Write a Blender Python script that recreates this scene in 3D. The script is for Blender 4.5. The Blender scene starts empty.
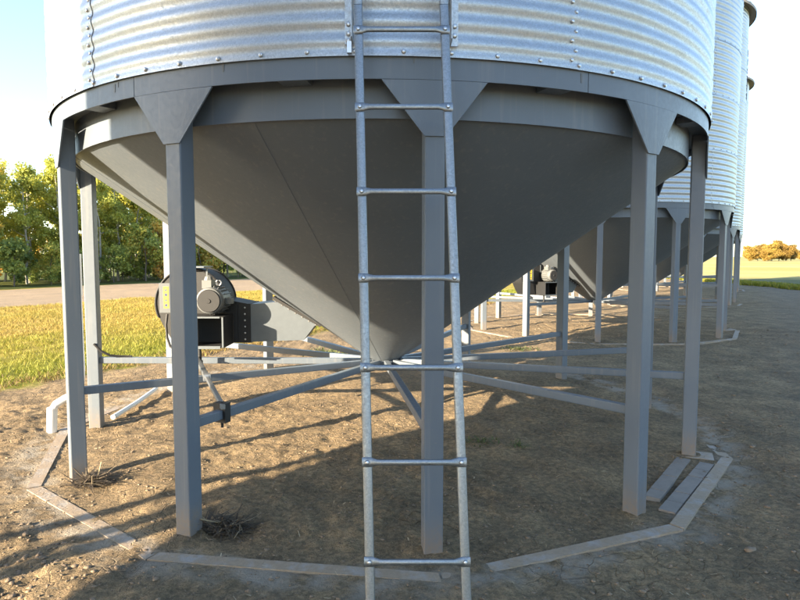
import bpy, math, random
import numpy as np
from mathutils import Vector, Matrix

R_ = math.radians
rng = random.Random(7)
nr = np.random.default_rng(11)
SC = bpy.context.scene
COL = SC.collection

# ------------------------------------------------------------------ camera, sky, sun, exposure
SUN_AZ = 40.0            # heading of the light over the ground (degrees from +X)
SUN_EL = 16.5
cam_d = bpy.data.cameras.new('camera')
cam = bpy.data.objects.new('camera', cam_d)
COL.objects.link(cam)
cam.location = (0.146, -5.849, 1.596)
cam.rotation_euler = (R_(90 - 4.115), 0, 0)
cam_d.sensor_width = 36.0
cam_d.lens = 603.35 / 800 * 36
cam_d.clip_start = 0.05
cam_d.clip_end = 9000
SC.camera = cam

W = bpy.data.worlds.new('World')
SC.world = W
W.use_nodes = True
wn = W.node_tree.nodes
wl = W.node_tree.links
wn.clear()
sky = wn.new('ShaderNodeTexSky')
sky.sky_type = 'NISHITA'
sky.sun_disc = False
sky.sun_elevation = R_(SUN_EL)
sky.sun_rotation = math.atan2(-math.cos(R_(SUN_AZ)), -math.sin(R_(SUN_AZ)))
sky.altitude = 300
sky.air_density = 1.0
sky.dust_density = 1.0
sky.ozone_density = 1.6
bg = wn.new('ShaderNodeBackground')
bg.inputs['Strength'].default_value = 0.105
wo = wn.new('ShaderNodeOutputWorld')
wl.new(sky.outputs[0], bg.inputs[0])
wl.new(bg.outputs[0], wo.inputs[0])

sun_d = bpy.data.lights.new('sun', 'SUN')
sun_d.energy = 5.0
sun_d.angle = R_(0.5)
sun_d.color = (1.0, 0.82, 0.58)
sun = bpy.data.objects.new('sun', sun_d)
COL.objects.link(sun)
sdir = Vector((math.cos(R_(SUN_AZ)) * math.cos(R_(SUN_EL)), math.sin(R_(SUN_AZ)) * math.cos(R_(SUN_EL)), -math.sin(R_(SUN_EL))))
sun.rotation_euler = sdir.to_track_quat('-Z', 'Y').to_euler()
sun.location = (-20, -20, 20)

SC.view_settings.view_transform = 'Standard'
SC.view_settings.look = 'None'
SC.view_settings.gamma = 1
SC.view_settings.exposure = 2.45

# ------------------------------------------------------------------ layout constants
ROW = np.array([4.60, 7.97])                 # bin to bin
RD = ROW / np.linalg.norm(ROW)               # along the row
NP = np.array([-RD[1], RD[0]])               # across the row, to the left
PH = 6.77                                    # heading of the leg ring on the first bin

# ------------------------------------------------------------------ materials
def mat(name):
    m = bpy.data.materials.new(name)
    m.use_nodes = True
    nt = m.node_tree
    b = nt.nodes['Principled BSDF']
    return m, nt, b

def N(nt, t, **kw):
    n = nt.nodes.new(t)
    for k, v in kw.items():
        if k in n.inputs.keys():
            n.inputs[k].default_value = v
        else:
            setattr(n, k, v)
    return n

def coords(nt, kind='Object', scale=(1, 1, 1)):
    if kind == 'World':
        tc = nt.nodes.new('ShaderNodeNewGeometry'); out = tc.outputs['Position']
    else:
        tc = nt.nodes.new('ShaderNodeTexCoord'); out = tc.outputs[kind]
    mp = nt.nodes.new('ShaderNodeMapping')
    mp.inputs['Scale'].default_value = scale
    nt.links.new(out, mp.inputs[0])
    return mp.outputs[0]

def noise(nt, vec, scale, detail=4, rough=0.55):
    n = nt.nodes.new('ShaderNodeTexNoise')
    n.inputs['Scale'].default_value = scale
    n.inputs['Detail'].default_value = detail
    n.inputs['Roughness'].default_value = rough
    nt.links.new(vec, n.inputs['Vector'])
    return n.outputs['Fac']

def ramp(nt, fac, stops, interp='LINEAR'):
    r = nt.nodes.new('ShaderNodeValToRGB')
    r.color_ramp.interpolation = interp
    els = r.color_ramp.elements
    while len(els) < len(stops):
        els.new(0.5)
    for e, (p, c) in zip(els, stops):
        e.position = p
        e.color = (c[0], c[1], c[2], 1) if isinstance(c, (tuple, list)) else (c, c, c, 1)
    nt.links.new(fac, r.inputs[0])
    return r.outputs['Color']

def mixc(nt, fac, a, b, blend='MIX'):
    m = nt.nodes.new('ShaderNodeMix')
    m.data_type = 'RGBA'
    m.blend_type = blend
    for s, v in ((0, fac), (6, a), (7, b)):
        if isinstance(v, (float, int)):
            m.inputs[s].default_value = v
        elif isinstance(v, tuple):
            m.inputs[s].default_value = (*v, 1)
        else:
            nt.links.new(v, m.inputs[s])
    return m.outputs[2]

def math_(nt, op, a, b=None, c=None, clamp=False):
    m = nt.nodes.new('ShaderNodeMath')
    m.operation = op
    m.use_clamp = clamp
    for i, v in enumerate((a, b, c)):
        if v is None:
            continue
        if isinstance(v, (float, int)):
            m.inputs[i].default_value = v
        else:
            nt.links.new(v, m.inputs[i])
    return m.outputs[0]

def maprange(nt, v, a, b, c=0.0, d=1.0, smooth=True):
    m = nt.nodes.new('ShaderNodeMapRange')
    m.interpolation_type = 'SMOOTHSTEP' if smooth else 'LINEAR'
    m.inputs[1].default_value = a; m.inputs[2].default_value = b
    m.inputs[3].default_value = c; m.inputs[4].default_value = d
    nt.links.new(v, m.inputs[0])
    return m.outputs[0]

def bump(nt, b, h, strength, dist=0.01):
    n = nt.nodes.new('ShaderNodeBump')
    n.inputs['Strength'].default_value = strength
    n.inputs['Distance'].default_value = dist
    nt.links.new(h, n.inputs['Height'])
    nt.links.new(n.outputs[0], b.inputs['Normal'])

def paint(name, base, rough=0.42, foot_dirt=True):
    m, nt, b = mat(name)
    v = coords(nt, 'World')
    n1 = noise(nt, v, 3.0, 5)
    n2 = noise(nt, v, 40, 4, 0.7)
    c = mixc(nt, n1, tuple(x * 0.90 for x in base), tuple(min(1, x * 1.10) for x in base))
    spk = ramp(nt, n2, [(0.66, 0.0), (0.74, 1.0)])
    c = mixc(nt, math_(nt, 'MULTIPLY', spk, 0.35), c, (0.24, 0.21, 0.17))
    # rain streaks
    vs = coords(nt, 'World', (28, 28, 1.2))
    st = ramp(nt, noise(nt, vs, 1.0, 3), [(0.56, 0.0), (0.75, 1.0)])
    c = mixc(nt, math_(nt, 'MULTIPLY', st, 0.22), c, (0.30, 0.28, 0.25))
    if foot_dirt:
        g = nt.nodes.new('ShaderNodeNewGeometry')
        sx = nt.nodes.new('ShaderNodeSeparateXYZ')
        nt.links.new(g.outputs['Position'], sx.inputs[0])
        z = math_(nt, 'ADD', sx.outputs[2], math_(nt, 'MULTIPLY', n1, -0.22))
        d = maprange(nt, z, -0.08, 0.14, 1.0, 0.0)
        d = math_(nt, 'MULTIPLY', d, maprange(nt, n2, 0.3, 0.7, 0.25, 0.8))
        c = mixc(nt, d, c, (0.20, 0.15, 0.105))
    nt.links.new(c, b.inputs['Base Color'])
    nt.links.new(maprange(nt, n2, 0.2, 0.8, rough - 0.06, rough + 0.12), b.inputs['Roughness'])
    bump(nt, b, noise(nt, v, 90, 2), 0.06, 0.002)
    return m

def galv(name, rough=0.34, base=0.66, spangle=55, metal=0.86, bmp=0.05):
    m, nt, b = mat(name)
    v = coords(nt, 'Object')
    vo = nt.nodes.new('ShaderNodeTexVoronoi')
    vo.inputs['Scale'].default_value = spangle
    nt.links.new(v, vo.inputs['Vector'])
    sp = nt.nodes.new('ShaderNodeSeparateColor')
    nt.links.new(vo.outputs['Color'], sp.inputs[0])
    n1 = noise(nt, v, 2.2, 5, 0.6)
    c = mixc(nt, sp.outputs[0], (base * 0.82, base * 0.87, base * 0.92), (base * 1.03, base * 1.09, base * 1.15))
    c = mixc(nt, math_(nt, 'MULTIPLY', ramp(nt, n1, [(0.5, 0.0), (0.75, 1.0)]), 0.3), c, (base * 0.72, base * 0.70, base * 0.66))
    nt.links.new(c, b.inputs['Base Color'])
    b.inputs['Metallic'].default_value = metal
    r = maprange(nt, sp.outputs[1], 0, 1, rough - 0.08, rough + 0.12, False)
    nt.links.new(r, b.inputs['Roughness'])
    bump(nt, b, math_(nt, 'ADD', sp.outputs[2], math_(nt, 'MULTIPLY', n1, 1.5)), bmp, 0.0015)
    return m

def plain(name, col, rough=0.6, metal=0.0, var=0.15, scale=12, bs=0.05):
    m, nt, b = mat(name)
    v = coords(nt, 'Object')
    n1 = noise(nt, v, scale, 5, 0.6)
    c = mixc(nt, n1, tuple(x * (1 - var) for x in col), tuple(min(1, x * (1 + var)) for x in col))
    nt.links.new(c, b.inputs['Base Color'])
    b.inputs['Roughness'].default_value = rough
    b.inputs['Metallic'].default_value = metal
    if bs:
        bump(nt, b, noise(nt, v, scale * 8, 3), bs, 0.003)
    return m

def tinted(name, stops, rough=0.7, transl=0.0):
    """colour picked by the per-piece 'tint' attribute"""
    m, nt, b = mat(name)
    a = nt.nodes.new('ShaderNodeAttribute')
    a.attribute_name = 'tint'
    oi = nt.nodes.new('ShaderNodeObjectInfo')
    f = math_(nt, 'ADD', a.outputs['Fac'], math_(nt, 'MULTIPLY', math_(nt, 'SUBTRACT', oi.outputs['Random'], 0.5), 0.18), clamp=True)
    c = ramp(nt, f, stops)
    nt.links.new(c, b.inputs['Base Color'])
    b.inputs['Roughness'].default_value = rough
    if transl > 0:
        tr = nt.nodes.new('ShaderNodeBsdfTranslucent')
        nt.links.new(c, tr.inputs['Color'])
        mx = nt.nodes.new('ShaderNodeMixShader')
        mx.inputs[0].default_value = transl
        out = nt.nodes['Material Output']
        nt.links.new(b.outputs[0], mx.inputs[1]); nt.links.new(tr.outputs[0], mx.inputs[2])
        nt.links.new(mx.outputs[0], out.inputs['Surface'])
    return m

def plate_material():
    """galvanised flat bar, dusted with dried soil"""
    m, nt, b = mat('base_plate_steel')
    v = coords(nt, 'World')
    d = ramp(nt, noise(nt, v, 7, 6, 0.7), [(0.26, 0.0), (0.52, 1.0)])
    c = mixc(nt, noise(nt, v, 30, 4), (0.25, 0.25, 0.25), (0.34, 0.335, 0.325))
    c = mixc(nt, math_(nt, 'MULTIPLY', d, 0.95), c, mixc(nt, noise(nt, v, 45, 5, 0.7), (0.17, 0.125, 0.085), (0.36, 0.28, 0.19)))
    nt.links.new(c, b.inputs['Base Color'])
    b.inputs['Roughness'].default_value = 0.7
    bump(nt, b, math_(nt, 'ADD', noise(nt, v, 60, 5, 0.7), d), 0.5, 0.008)
    return m

M = {}
M['paint'] = paint('blue_grey_steel_paint', (0.116, 0.140, 0.170))
M['cone'] = paint('cone_steel_paint', (0.122, 0.144, 0.170), 0.46, False)
M['galv'] = galv('galvanised_sheet', 0.48, 0.49, 150)
M['galv_dull'] = galv('galvanised_tube', 0.42, 0.29, 160, 0.92)
M['duct'] = plain('galvanised_duct', (0.125, 0.145, 0.165), 0.48, 0.55, 0.12, 22, 0.02)
M['bolt'] = plain('zinc_bolt', (0.55, 0.56, 0.58), 0.35, 0.9, 0.15, 60)
M['seal'] = plain('black_rubber', (0.012, 0.012, 0.013), 0.6, 0, 0.2, 20)
M['black'] = plain('black_fan_paint', (0.010, 0.011, 0.013), 0.62, 0, 0.3, 8)
M['motor'] = plain('grey_motor_paint', (0.115, 0.122, 0.125), 0.5, 0, 0.12, 14)
M['motor_dark'] = plain('dark_motor_cover', (0.014, 0.015, 0.017), 0.7, 0, 0.2, 20)
M['box'] = plain('grey_box_paint', (0.085, 0.095, 0.105), 0.5, 0, 0.08, 10)
M['yellow'] = plain('yellow_sticker', (0.75, 0.56, 0.03), 0.5, 0, 0.05, 10, 0)
M['white'] = plain('white_plastic', (0.72, 0.71, 0.68), 0.5, 0, 0.08, 8)
M['ink'] = plain('sticker_print', (0.03, 0.04, 0.10), 0.5, 0, 0.05, 10, 0)
M['eave'] = plain('brown_roof_underside', (0.30, 0.25, 0.20), 0.6, 0.2, 0.15, 4)
M['logo'] = plain('dark_blue_lettering', (0.05, 0.08, 0.20), 0.5, 0, 0.05, 10, 0)
M['plate'] = plate_material()
M['wood'] = plain('weathered_plank', (0.21, 0.185, 0.16), 0.9, 0, 0.3, 9, 0.4)
M['bark'] = plain('pale_bark', (0.30, 0.29, 0.25), 0.9, 0, 0.4, 5, 0.4)
M['bark_dark'] = plain('dark_bark', (0.12, 0.10, 0.08), 0.9, 0, 0.3, 6, 0.4)
M['dead'] = tinted('dead_weed', [(0.0, (0.035, 0.026, 0.018)), (0.6, (0.10, 0.075, 0.05)), (1.0, (0.36, 0.29, 0.18))], 0.85)
M['straw'] = tinted('straw_bits', [(0.0, (0.12, 0.085, 0.055)), (0.5, (0.30, 0.23, 0.13)), (1.0, (0.55, 0.47, 0.32))], 0.8)
M['grass'] = tinted('grass_blades', [(0.0, (0.072, 0.096, 0.009)), (0.35, (0.193, 0.210, 0.020)), (0.6, (0.273, 0.226, 0.040)), (0.85, (0.338, 0.250, 0.059)), (1.0, (0.161, 0.109, 0.046))], 0.75, 0.3)
M['weed'] = tinted('green_weed', [(0.0, (0.05, 0.075, 0.025)), (1.0, (0.13, 0.15, 0.05))], 0.7, 0.25)
M['leaf_a'] = tinted('aspen_leaf', [(0.0, (0.20, 0.25, 0.06)), (0.4, (0.40, 0.42, 0.08)), (0.75, (0.58, 0.54, 0.10)), (1.0, (0.64, 0.47, 0.09))], 0.6, 0.5)
M['leaf_b'] = tinted('bush_leaf', [(0.0, (0.143, 0.208, 0.065)), (0.5, (0.351, 0.390, 0.078)), (0.8, (0.624, 0.468, 0.104)), (1.0, (0.702, 0.390, 0.104))], 0.65, 0.45)
M['leaf_c'] = tinted('autumn_leaf', [(0.0, (0.150, 0.094, 0.022)), (0.5, (0.255, 0.161, 0.030)), (1.0, (0.345, 0.240, 0.045))], 0.65, 0.3)
M['clod'] = None

def ground_material():
    m, nt, b = mat('ground_soil_road_and_field')
    g = nt.nodes.new('ShaderNodeNewGeometry')
    P = g.outputs['Position']
    sx = nt.nodes.new('ShaderNodeSeparateXYZ'); nt.links.new(P, sx.inputs[0])
    vm = nt.nodes.new('ShaderNodeVectorMath'); vm.operation = 'DOT_PRODUCT'
    nt.links.new(P, vm.inputs[0]); vm.inputs[1].default_value = (NP[0], NP[1], 0)
    perp = vm.outputs['Value']
    vl = nt.nodes.new('ShaderNodeVectorMath'); vl.operation = 'LENGTH'
    nt.links.new(P, vl.inputs[0]); dist = vl.outputs['Value']
    big = noise(nt, P, 0.35, 5)
    mid = noise(nt, P, 2.3, 6, 0.6)
    fine = noise(nt, P, 26, 6, 0.68)
    grit = noise(nt, P, 110, 4, 0.7)
    # soil
    soil = ramp(nt, mid, [(0.28, (0.135, 0.088, 0.050)), (0.5, (0.305, 0.208, 0.115)), (0.72, (0.52, 0.365, 0.20))])
    soil = mixc(nt, maprange(nt, fine, 0.35, 0.7), mixc(nt, 0.62, soil, (0.075, 0.077, 0.058)), mixc(nt, 0.28, soil, (0.46, 0.355, 0.22)))
    soil = mixc(nt, math_(nt, 'MULTIPLY', ramp(nt, grit, [(0.58, 0.0), (0.66, 1.0)]), 0.6), soil, (0.46, 0.37, 0.25))
    soil = mixc(nt, math_(nt, 'MULTIPLY', ramp(nt, grit, [(0.34, 1.0), (0.43, 0.0)]), 0.75), soil, (0.07, 0.052, 0.037))
    # pale dried mud next to the base ring
    rad = nt.nodes.new('ShaderNodeVectorMath'); rad.operation = 'LENGTH'
    cb = nt.nodes.new('ShaderNodeCombineXYZ')
    nt.links.new(sx.outputs[0], cb.inputs[0]); nt.links.new(sx.outputs[1], cb.inputs[1])
    nt.links.new(cb.outputs[0], rad.inputs[0])
    rr = math_(nt, 'ADD', rad.outputs['Value'], math_(nt, 'MULTIPLY', math_(nt, 'SUBTRACT', mid, 0.5), 0.35))
    ringm = math_(nt, 'MULTIPLY', maprange(nt, rr, 2.80, 2.92), maprange(nt, rr, 3.02, 3.22, 1.0, 0.0))
    ringm = math_(nt, 'MULTIPLY', ringm, ramp(nt, noise(nt, P, 5.0, 5), [(0.40, 0.0), (0.60, 0.75)]))
    soil = mixc(nt, ringm, soil, (0.38, 0.345, 0.29))
    # packed track to the right of the row: greyer
    track = maprange(nt, math_(nt, 'ADD', perp, math_(nt, 'MULTIPLY', mid, 0.8)), -2.6, -4.0)
    soil = mixc(nt, math_(nt, 'MULTIPLY', track, 0.45), soil, (0.182, 0.153, 0.124))
    # field
    vr = nt.nodes.new('ShaderNodeCombineXYZ')
    vd = nt.nodes.new('ShaderNodeVectorMath'); vd.operation = 'DOT_PRODUCT'
    nt.links.new(P, vd.inputs[0]); vd.inputs[1].default_value = (RD[0], RD[1], 0)
    nt.links.new(math_(nt, 'MULTIPLY', perp, 1.0), vr.inputs[0])
    nt.links.new(math_(nt, 'MULTIPLY', vd.outputs['Value'], 0.12), vr.inputs[1])
    rows = noise(nt, vr.outputs[0], 1.6, 4, 0.6)
    straw = ramp(nt, rows, [(0.3, (0.200, 0.160, 0.030)), (0.5, (0.298, 0.234, 0.044)), (0.7, (0.372, 0.305, 0.097))])
    green = mixc(nt, fine, (0.140, 0.156, 0.021), (0.256, 0.247, 0.037))
    gperp = math_(nt, 'ADD', perp, math_(nt, 'MULTIPLY', big, 3.0))
    fcol = mixc(nt, maprange(nt, gperp, 7.0, 10.0), green, straw)
    # right-hand side: green verge near, pale stubble beyond
    X = sx.outputs[0]
    rightside = math_(nt, 'MAXIMUM', maprange(nt, perp, -3.0, -6.0), maprange(nt, X, 11.0, 16.0))
    far = maprange(nt, math_(nt, 'ADD', dist, math_(nt, 'MULTIPLY', big, 12.0)), 50, 56)
    stub = ramp(nt, noise(nt, P, 0.05, 4), [(0.35, (0.34, 0.29, 0.085)), (0.65, (0.40, 0.35, 0.15))])
    rcol = mixc(nt, far, mixc(nt, fine, (0.087, 0.101, 0.042), (0.154, 0.158, 0.070)), stub)
    fcol = mixc(nt, rightside, fcol, rcol)
    # far land everywhere
    fcol = mixc(nt, maprange(nt, dist, 150, 400), fcol, (0.30, 0.27, 0.10))
    # masks
    wob = math_(nt, 'MULTIPLY', math_(nt, 'SUBTRACT', mid, 0.5), 1.1)
    mleft = maprange(nt, math_(nt, 'ADD', perp, wob), 4.55, 4.95)
    mright = maprange(nt, math_(nt, 'ADD', X, math_(nt, 'MULTIPLY', wob, 1.5)), 19.2, 19.9)
    fieldm = math_(nt, 'MAXIMUM', mleft, mright)
    col = mixc(nt, fieldm, soil, fcol)
    # gravel road
    gravel = mixc(nt, noise(nt, P, 9, 5, 0.7), (0.266, 0.200, 0.133), (0.370, 0.289, 0.200))
    gravel = mixc(nt, math_(nt, 'MULTIPLY', ramp(nt, noise(nt, vr.outputs[0], 0.9, 2), [(0.45, 0.0), (0.6, 1.0)]), 0.35), gravel, (0.200, 0.170, 0.130))
    pw = math_(nt, 'ADD', perp, math_(nt, 'MULTIPLY', math_(nt, 'SUBTRACT', noise(nt, P, 0.8, 4), 0.5), 1.2))
    road = math_(nt, 'MULTIPLY', maprange(nt, pw, 17.0, 17.5), maprange(nt, pw, 27.6, 28.4, 1.0, 0.0))
    road = math_(nt, 'MULTIPLY', road, maprange(nt, X, 11.0, 16.0, 1.0, 0.0))
    col = mixc(nt, road, col, gravel)
    verge = math_(nt, 'MULTIPLY', maprange(nt, pw, 28.0, 28.8), maprange(nt, X, 11.0, 16.0, 1.0, 0.0))
    col = mixc(nt, verge, col, mixc(nt, fine, (0.06, 0.085, 0.02), (0.13, 0.13, 0.03)))
    nt.links.new(col, b.inputs['Base Color'])
    b.inputs['Roughness'].default_value = 0.95
    b.inputs['Specular IOR Level'].default_value = 0.15
    h = math_(nt, 'ADD', math_(nt, 'MULTIPLY', fine, 1.0), math_(nt, 'MULTIPLY', grit, 0.45))
    cr = nt.nodes.new('ShaderNodeTexVoronoi'); cr.feature = 'DISTANCE_TO_EDGE'
    cr.inputs['Scale'].default_value = 7
    wv = nt.nodes.new('ShaderNodeVectorMath'); wv.operation = 'ADD'
    nn = nt.nodes.new('ShaderNodeTexNoise'); nn.inputs['Scale'].default_value = 6
    nt.links.new(P, nn.inputs['Vector'])
    sc = nt.nodes.new('ShaderNodeVectorMath'); sc.operation = 'SCALE'; sc.inputs['Scale'].default_value = 0.16
    nt.links.new(nn.outputs['Color'], sc.inputs[0])
    nt.links.new(P, wv.inputs[0]); nt.links.new(sc.outputs[0], wv.inputs[1])
    nt.links.new(wv.outputs[0], cr.inputs['Vector'])
    crack = ramp(nt, cr.outputs['Distance'], [(0.0, 0.0), (0.035, 1.0)])
    crm = ramp(nt, noise(nt, P, 0.9, 3), [(0.48, 0.0), (0.60, 1.0)])
    h = math_(nt, 'ADD', h, math_(nt, 'MULTIPLY', math_(nt, 'MULTIPLY', crack, crm), 0.55))
    bump(nt, b, h, 0.95, 0.045)
    return m
M['ground'] = ground_material()
def clod_material():
    m, nt, b = mat('soil_clods')
    v = coords(nt, 'World')
    c = ramp(nt, noise(nt, v, 6, 5, 0.7), [(0.3, (0.10, 0.074, 0.050)), (0.7, (0.27, 0.20, 0.135))])
    nt.links.new(c, b.inputs['Base Color'])
    b.inputs['Roughness'].default_value = 0.95
    bump(nt, b, noise(nt, v, 70, 4, 0.7), 0.6, 0.012)
    return m
M['clod'] = clod_material()

# ------------------------------------------------------------------ mesh helpers
class MB:
    def __init__(self):
        self.v = []; self.f = []; self.t = []
    def add(self, vs, fs, tint=None):
        o = len(self.v)
        self.v.extend([tuple(x) for x in vs])
        self.f.extend([tuple(i + o for i in f) for f in fs])
        if tint is not None:
            self.t.extend([tint] * len(fs))
        return self
    def box(self, c, s, rot=None, taper=1.0):
        vs = []
        for z in (-.5, .5):
            k = taper if z > 0 else 1.0
            for x, y in ((-.5, -.5), (.5, -.5), (.5, .5), (-.5, .5)):
                p = Vector((x * s[0] * k, y * s[1] * k, z * s[2]))
                if rot is not None:
                    p = rot @ p
                vs.append(p + Vector(c))
        return self.add(vs, [(0, 3, 2, 1), (4, 5, 6, 7), (0, 1, 5, 4), (1, 2, 6, 5), (2, 3, 7, 6), (3, 0, 4, 7)])
    def loft(self, rings, cap=True, closed=True):
        n = len(rings[0]); vs = [p for r in rings for p in r]; fs = []
        for i in range(len(rings) - 1):
            for j in range(n if closed else n - 1):
                a = i * n + j; b_ = i * n + (j + 1) % n
                fs.append((a, b_, b_ + n, a + n))
        if cap:
            fs.append(tuple(range(n - 1, -1, -1)))
            fs.append(tuple((len(rings) - 1) * n + k for k in range(n)))
        return self.add(vs, fs)
    def tube(self, pts, r, n=8, cap=True):
        pts = [Vector(p) for p in pts]
        rs = r if isinstance(r, (list, tuple)) else [r] * len(pts)
        rings = []; up = None
        for i, p in enumerate(pts):
            d = (pts[min(i + 1, len(pts) - 1)] - pts[max(i - 1, 0)]).normalized()
            if up is None:
                up = Vector((0, 0, 1)) if abs(d.z) < 0.9 else Vector((1, 0, 0))
            a = d.cross(up).normalized(); b_ = d.cross(a).normalized()
            up = -b_ if False else up
            rings.append([p + (a * math.cos(2 * math.pi * k / n) + b_ * math.sin(2 * math.pi * k / n)) * rs[i] for k in range(n)])
        return self.loft([list(reversed(q)) for q in rings], cap)
    def bar(self, p, q, w, h, bev=0.004, up=(0, 0, 1)):
        """square tube with rounded edges from p to q"""
        p = Vector(p); q = Vector(q); d = (q - p).normalized(); up = Vector(up)
        a = d.cross(up).normalized(); b_ = a.cross(d).normalized()
        prof = rprof(w, h, bev)
        rings = [[c + a * x + b_ * y for x, y in prof] for c in (p, q)]
        return self.loft([rings[0], rings[1]])
    def build(self, name, m, parent=None, smooth=False, loc=None, rot=None, shade_angle=None):
        me = mesh_from(name, self.v, self.f, m, smooth)
        if self.t:
            at = me.attributes.new('tint', 'FLOAT', 'FACE')
            at.data.foreach_set('value', np.array(self.t, dtype=np.float32))
        return link(name, me, parent, loc, rot)

def rprof(w, h, r):
    pts = []
    for cx, cy, a0 in ((w / 2 - r, h / 2 - r, 0), (-w / 2 + r, h / 2 - r, 90), (-w / 2 + r, -h / 2 + r, 180), (w / 2 - r, -h / 2 + r, 270)):
        for k in (0, 45, 90):
            pts.append((cx + r * math.cos(R_(a0 + k)), cy + r * math.sin(R_(a0 + k))))
    return pts

def mesh_from(name, v, f, m, smooth=False):
    me = bpy.data.meshes.new(name)
    me.from_pydata(v, [], f)
    me.validate(clean_customdata=False)
    if m is not None:
        me.materials.append(m)
    if smooth:
        me.shade_smooth()
        me.set_sharp_from_angle(angle=R_(35))
    me.update()
    return me

def link(name, me, parent=None, loc=None, rot=None):
    o = bpy.data.objects.new(name, me)
    COL.objects.link(o)
    if parent is not None:
        o.parent = parent
    if loc is not None:
        o.location = loc
    if rot is not None:
        o.rotation_euler = rot
    return o

def np_mesh(name, V, Q, m, tint=None, smooth=False, parent=None):
    me = bpy.data.meshes.new(name)
    V = np.ascontiguousarray(V, dtype=np.float32); Q = np.ascontiguousarray(Q, dtype=np.int32)
    k = Q.shape[1]
    me.vertices.add(len(V)); me.vertices.foreach_set('co', V.ravel())
    me.loops.add(Q.size); me.loops.foreach_set('vertex_index', Q.ravel())
    me.polygons.add(len(Q))
    me.polygons.foreach_set('loop_start', np.arange(0, Q.size, k, dtype=np.int32))
    me.materials.append(m)
    if tint is not None:
        at = me.attributes.new('tint', 'FLOAT', 'FACE')
        at.data.foreach_set('value', np.asarray(tint, dtype=np.float32))
    me.update(calc_edges=True)
    if smooth:
        me.shade_smooth()
    return me

def tag(o, label=None, cat=None, group=None, kind=None):
    if label: o['label'] = label
    if cat: o['category'] = cat
    if group: o['group'] = group
    if kind: o['kind'] = kind
    return o

def empty(name, loc=(0, 0, 0), rz=0.0):
    o = bpy.data.objects.new(name, None)
    COL.objects.link(o)
    o.location = loc; o.rotation_euler = (0, 0, rz)
    o.empty_display_size = 0.3
    return o

def copy_tree(o, parent=None):
    c = o.copy()
    COL.objects.link(c)
    if parent is not None:
        c.parent = parent
    for ch in list(o.children):
        copy_tree(ch, c)
    return c

def P2(r, a, z):
    return (r * math.cos(R_(a)), r * math.sin(R_(a)), z)

# ------------------------------------------------------------------ value noise for the terrain
_T = nr.random((256, 256)).astype(np.float32)
def vnoise(x, y, ox=0):
    xi = np.floor(x).astype(int); yi = np.floor(y).astype(int)
    fx = x - xi; fy = y - yi
    fx = fx * fx * (3 - 2 * fx); fy = fy * fy * (3 - 2 * fy)
    g = lambda i, j: _T[(i + ox) % 256, (j + ox * 7) % 256]
    return (g(xi, yi) * (1 - fx) + g(xi + 1, yi) * fx) * (1 - fy) + (g(xi, yi + 1) * (1 - fx) + g(xi + 1, yi + 1) * fx) * fy - 0.5
def sst(x, a, b):
    t = np.clip((x - a) / (b - a), 0, 1)
    return t * t * (3 - 2 * t)
def height(x, y):
    x = np.asarray(x, dtype=np.float64); y = np.asarray(y, dtype=np.float64)
    r = np.hypot(x, y)
    h = 0.05 * vnoise(x * 0.6 + 3, y * 0.6, 5) + 0.030 * vnoise(x * 2.1, y * 2.1, 11)
    rough = 0.5 + 0.9 * sst(vnoise(x * 0.5, y * 0.5, 31), -0.15, 0.25) + 0.5 * sst(-x, 1.0, 2.2) * sst(r, 2.9, 3.2)
    det = 0.015 * vnoise(x * 6.5, y * 6.5, 17) + 0.014 * vnoise(x * 13.0, y * 13.0, 23) + 0.012 * vnoise(x * 29, y * 29, 41)
    h = h + rough * det
    # tyre tracks along the row on the right
    pp = x * NP[0] + y * NP[1]
    s = x * RD[0] + y * RD[1]
    for c in (-4.6, -6.5):
        h = h - 0.035 * np.exp(-((pp - c + 0.25 * vnoise(s * 0.25, s * 0 + c, 3)) / 0.22) ** 2) * (1 + 0.5 * np.sign(np.sin(s * 26)))*0.7
    flat = np.exp(-((r - 2.88) / 0.20) ** 2)
    ang = np.degrees(np.arctan2(y, x))
    cover = sst(ang, -112, -100) * sst(-ang, 55, 62) + 0.8 * sst(ang, 0, 30) + 0.8 * sst(-ang, 150, 170)
    h = h * (1 - 0.66 * flat) + (0.003 * cover - 0.003) * flat + flat * (0.011 * vnoise(x * 3.4, y * 3.4, 77) + 0.008 * vnoise(x * 17, y * 17, 78))
    ins = sst(2.75 - r, 0.0, 0.7)
    h = h + 0.035 * ins
    h = h + 0.075 * sst(y, 0.3, 2.3) * sst(4.6 - r, 0, 1.2)
    for k in range(12):
        a = math.radians(-90 + PH - 30 * k)
        h = h + (0.018 + 0.012 * math.sin(k * 2.3)) * np.exp(-((x - 2.69 * math.cos(a)) ** 2 + (y - 2.69 * math.sin(a)) ** 2) / 0.016)
    h = np.where(r < 40, h, h * np.exp(-(r - 40) / 60))
    return h

# ------------------------------------------------------------------ ground: one sheet to the horizon
def axis(lo, hi, step, far, growth=1.10):
    a = list(np.arange(lo, hi + 1e-6, step))
    s = step; x = a[-1]
    while x < far:
        s = min(s * growth, far * 0.25); x += s; a.append(x)
    s = step; x = a[0]; pre = []
    while x > -far:
        s = min(s * growth, far * 0.25); x -= s; pre.append(x)
    return np.array(pre[::-1] + a)
gx = axis(-4.2, 4.2, 0.024, 4000, 1.035)
gy = axis(-4.6, 1.2, 0.024, 4000, 1.035)
GX, GY = np.meshgrid(gx, gy)
GZ = height(GX, GY)
V = np.stack([GX.ravel(), GY.ravel(), GZ.ravel()], 1)
nx, ny = len(gx), len(gy)
idx = np.arange(nx * ny).reshape(ny, nx)
Q = np.stack([idx[:-1, :-1].ravel(), idx[:-1, 1:].ravel(), idx[1:, 1:].ravel(), idx[1:, :-1].ravel()], 1)
ground = link('ground', np_mesh('ground', V, Q, M['ground'], smooth=True))
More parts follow.
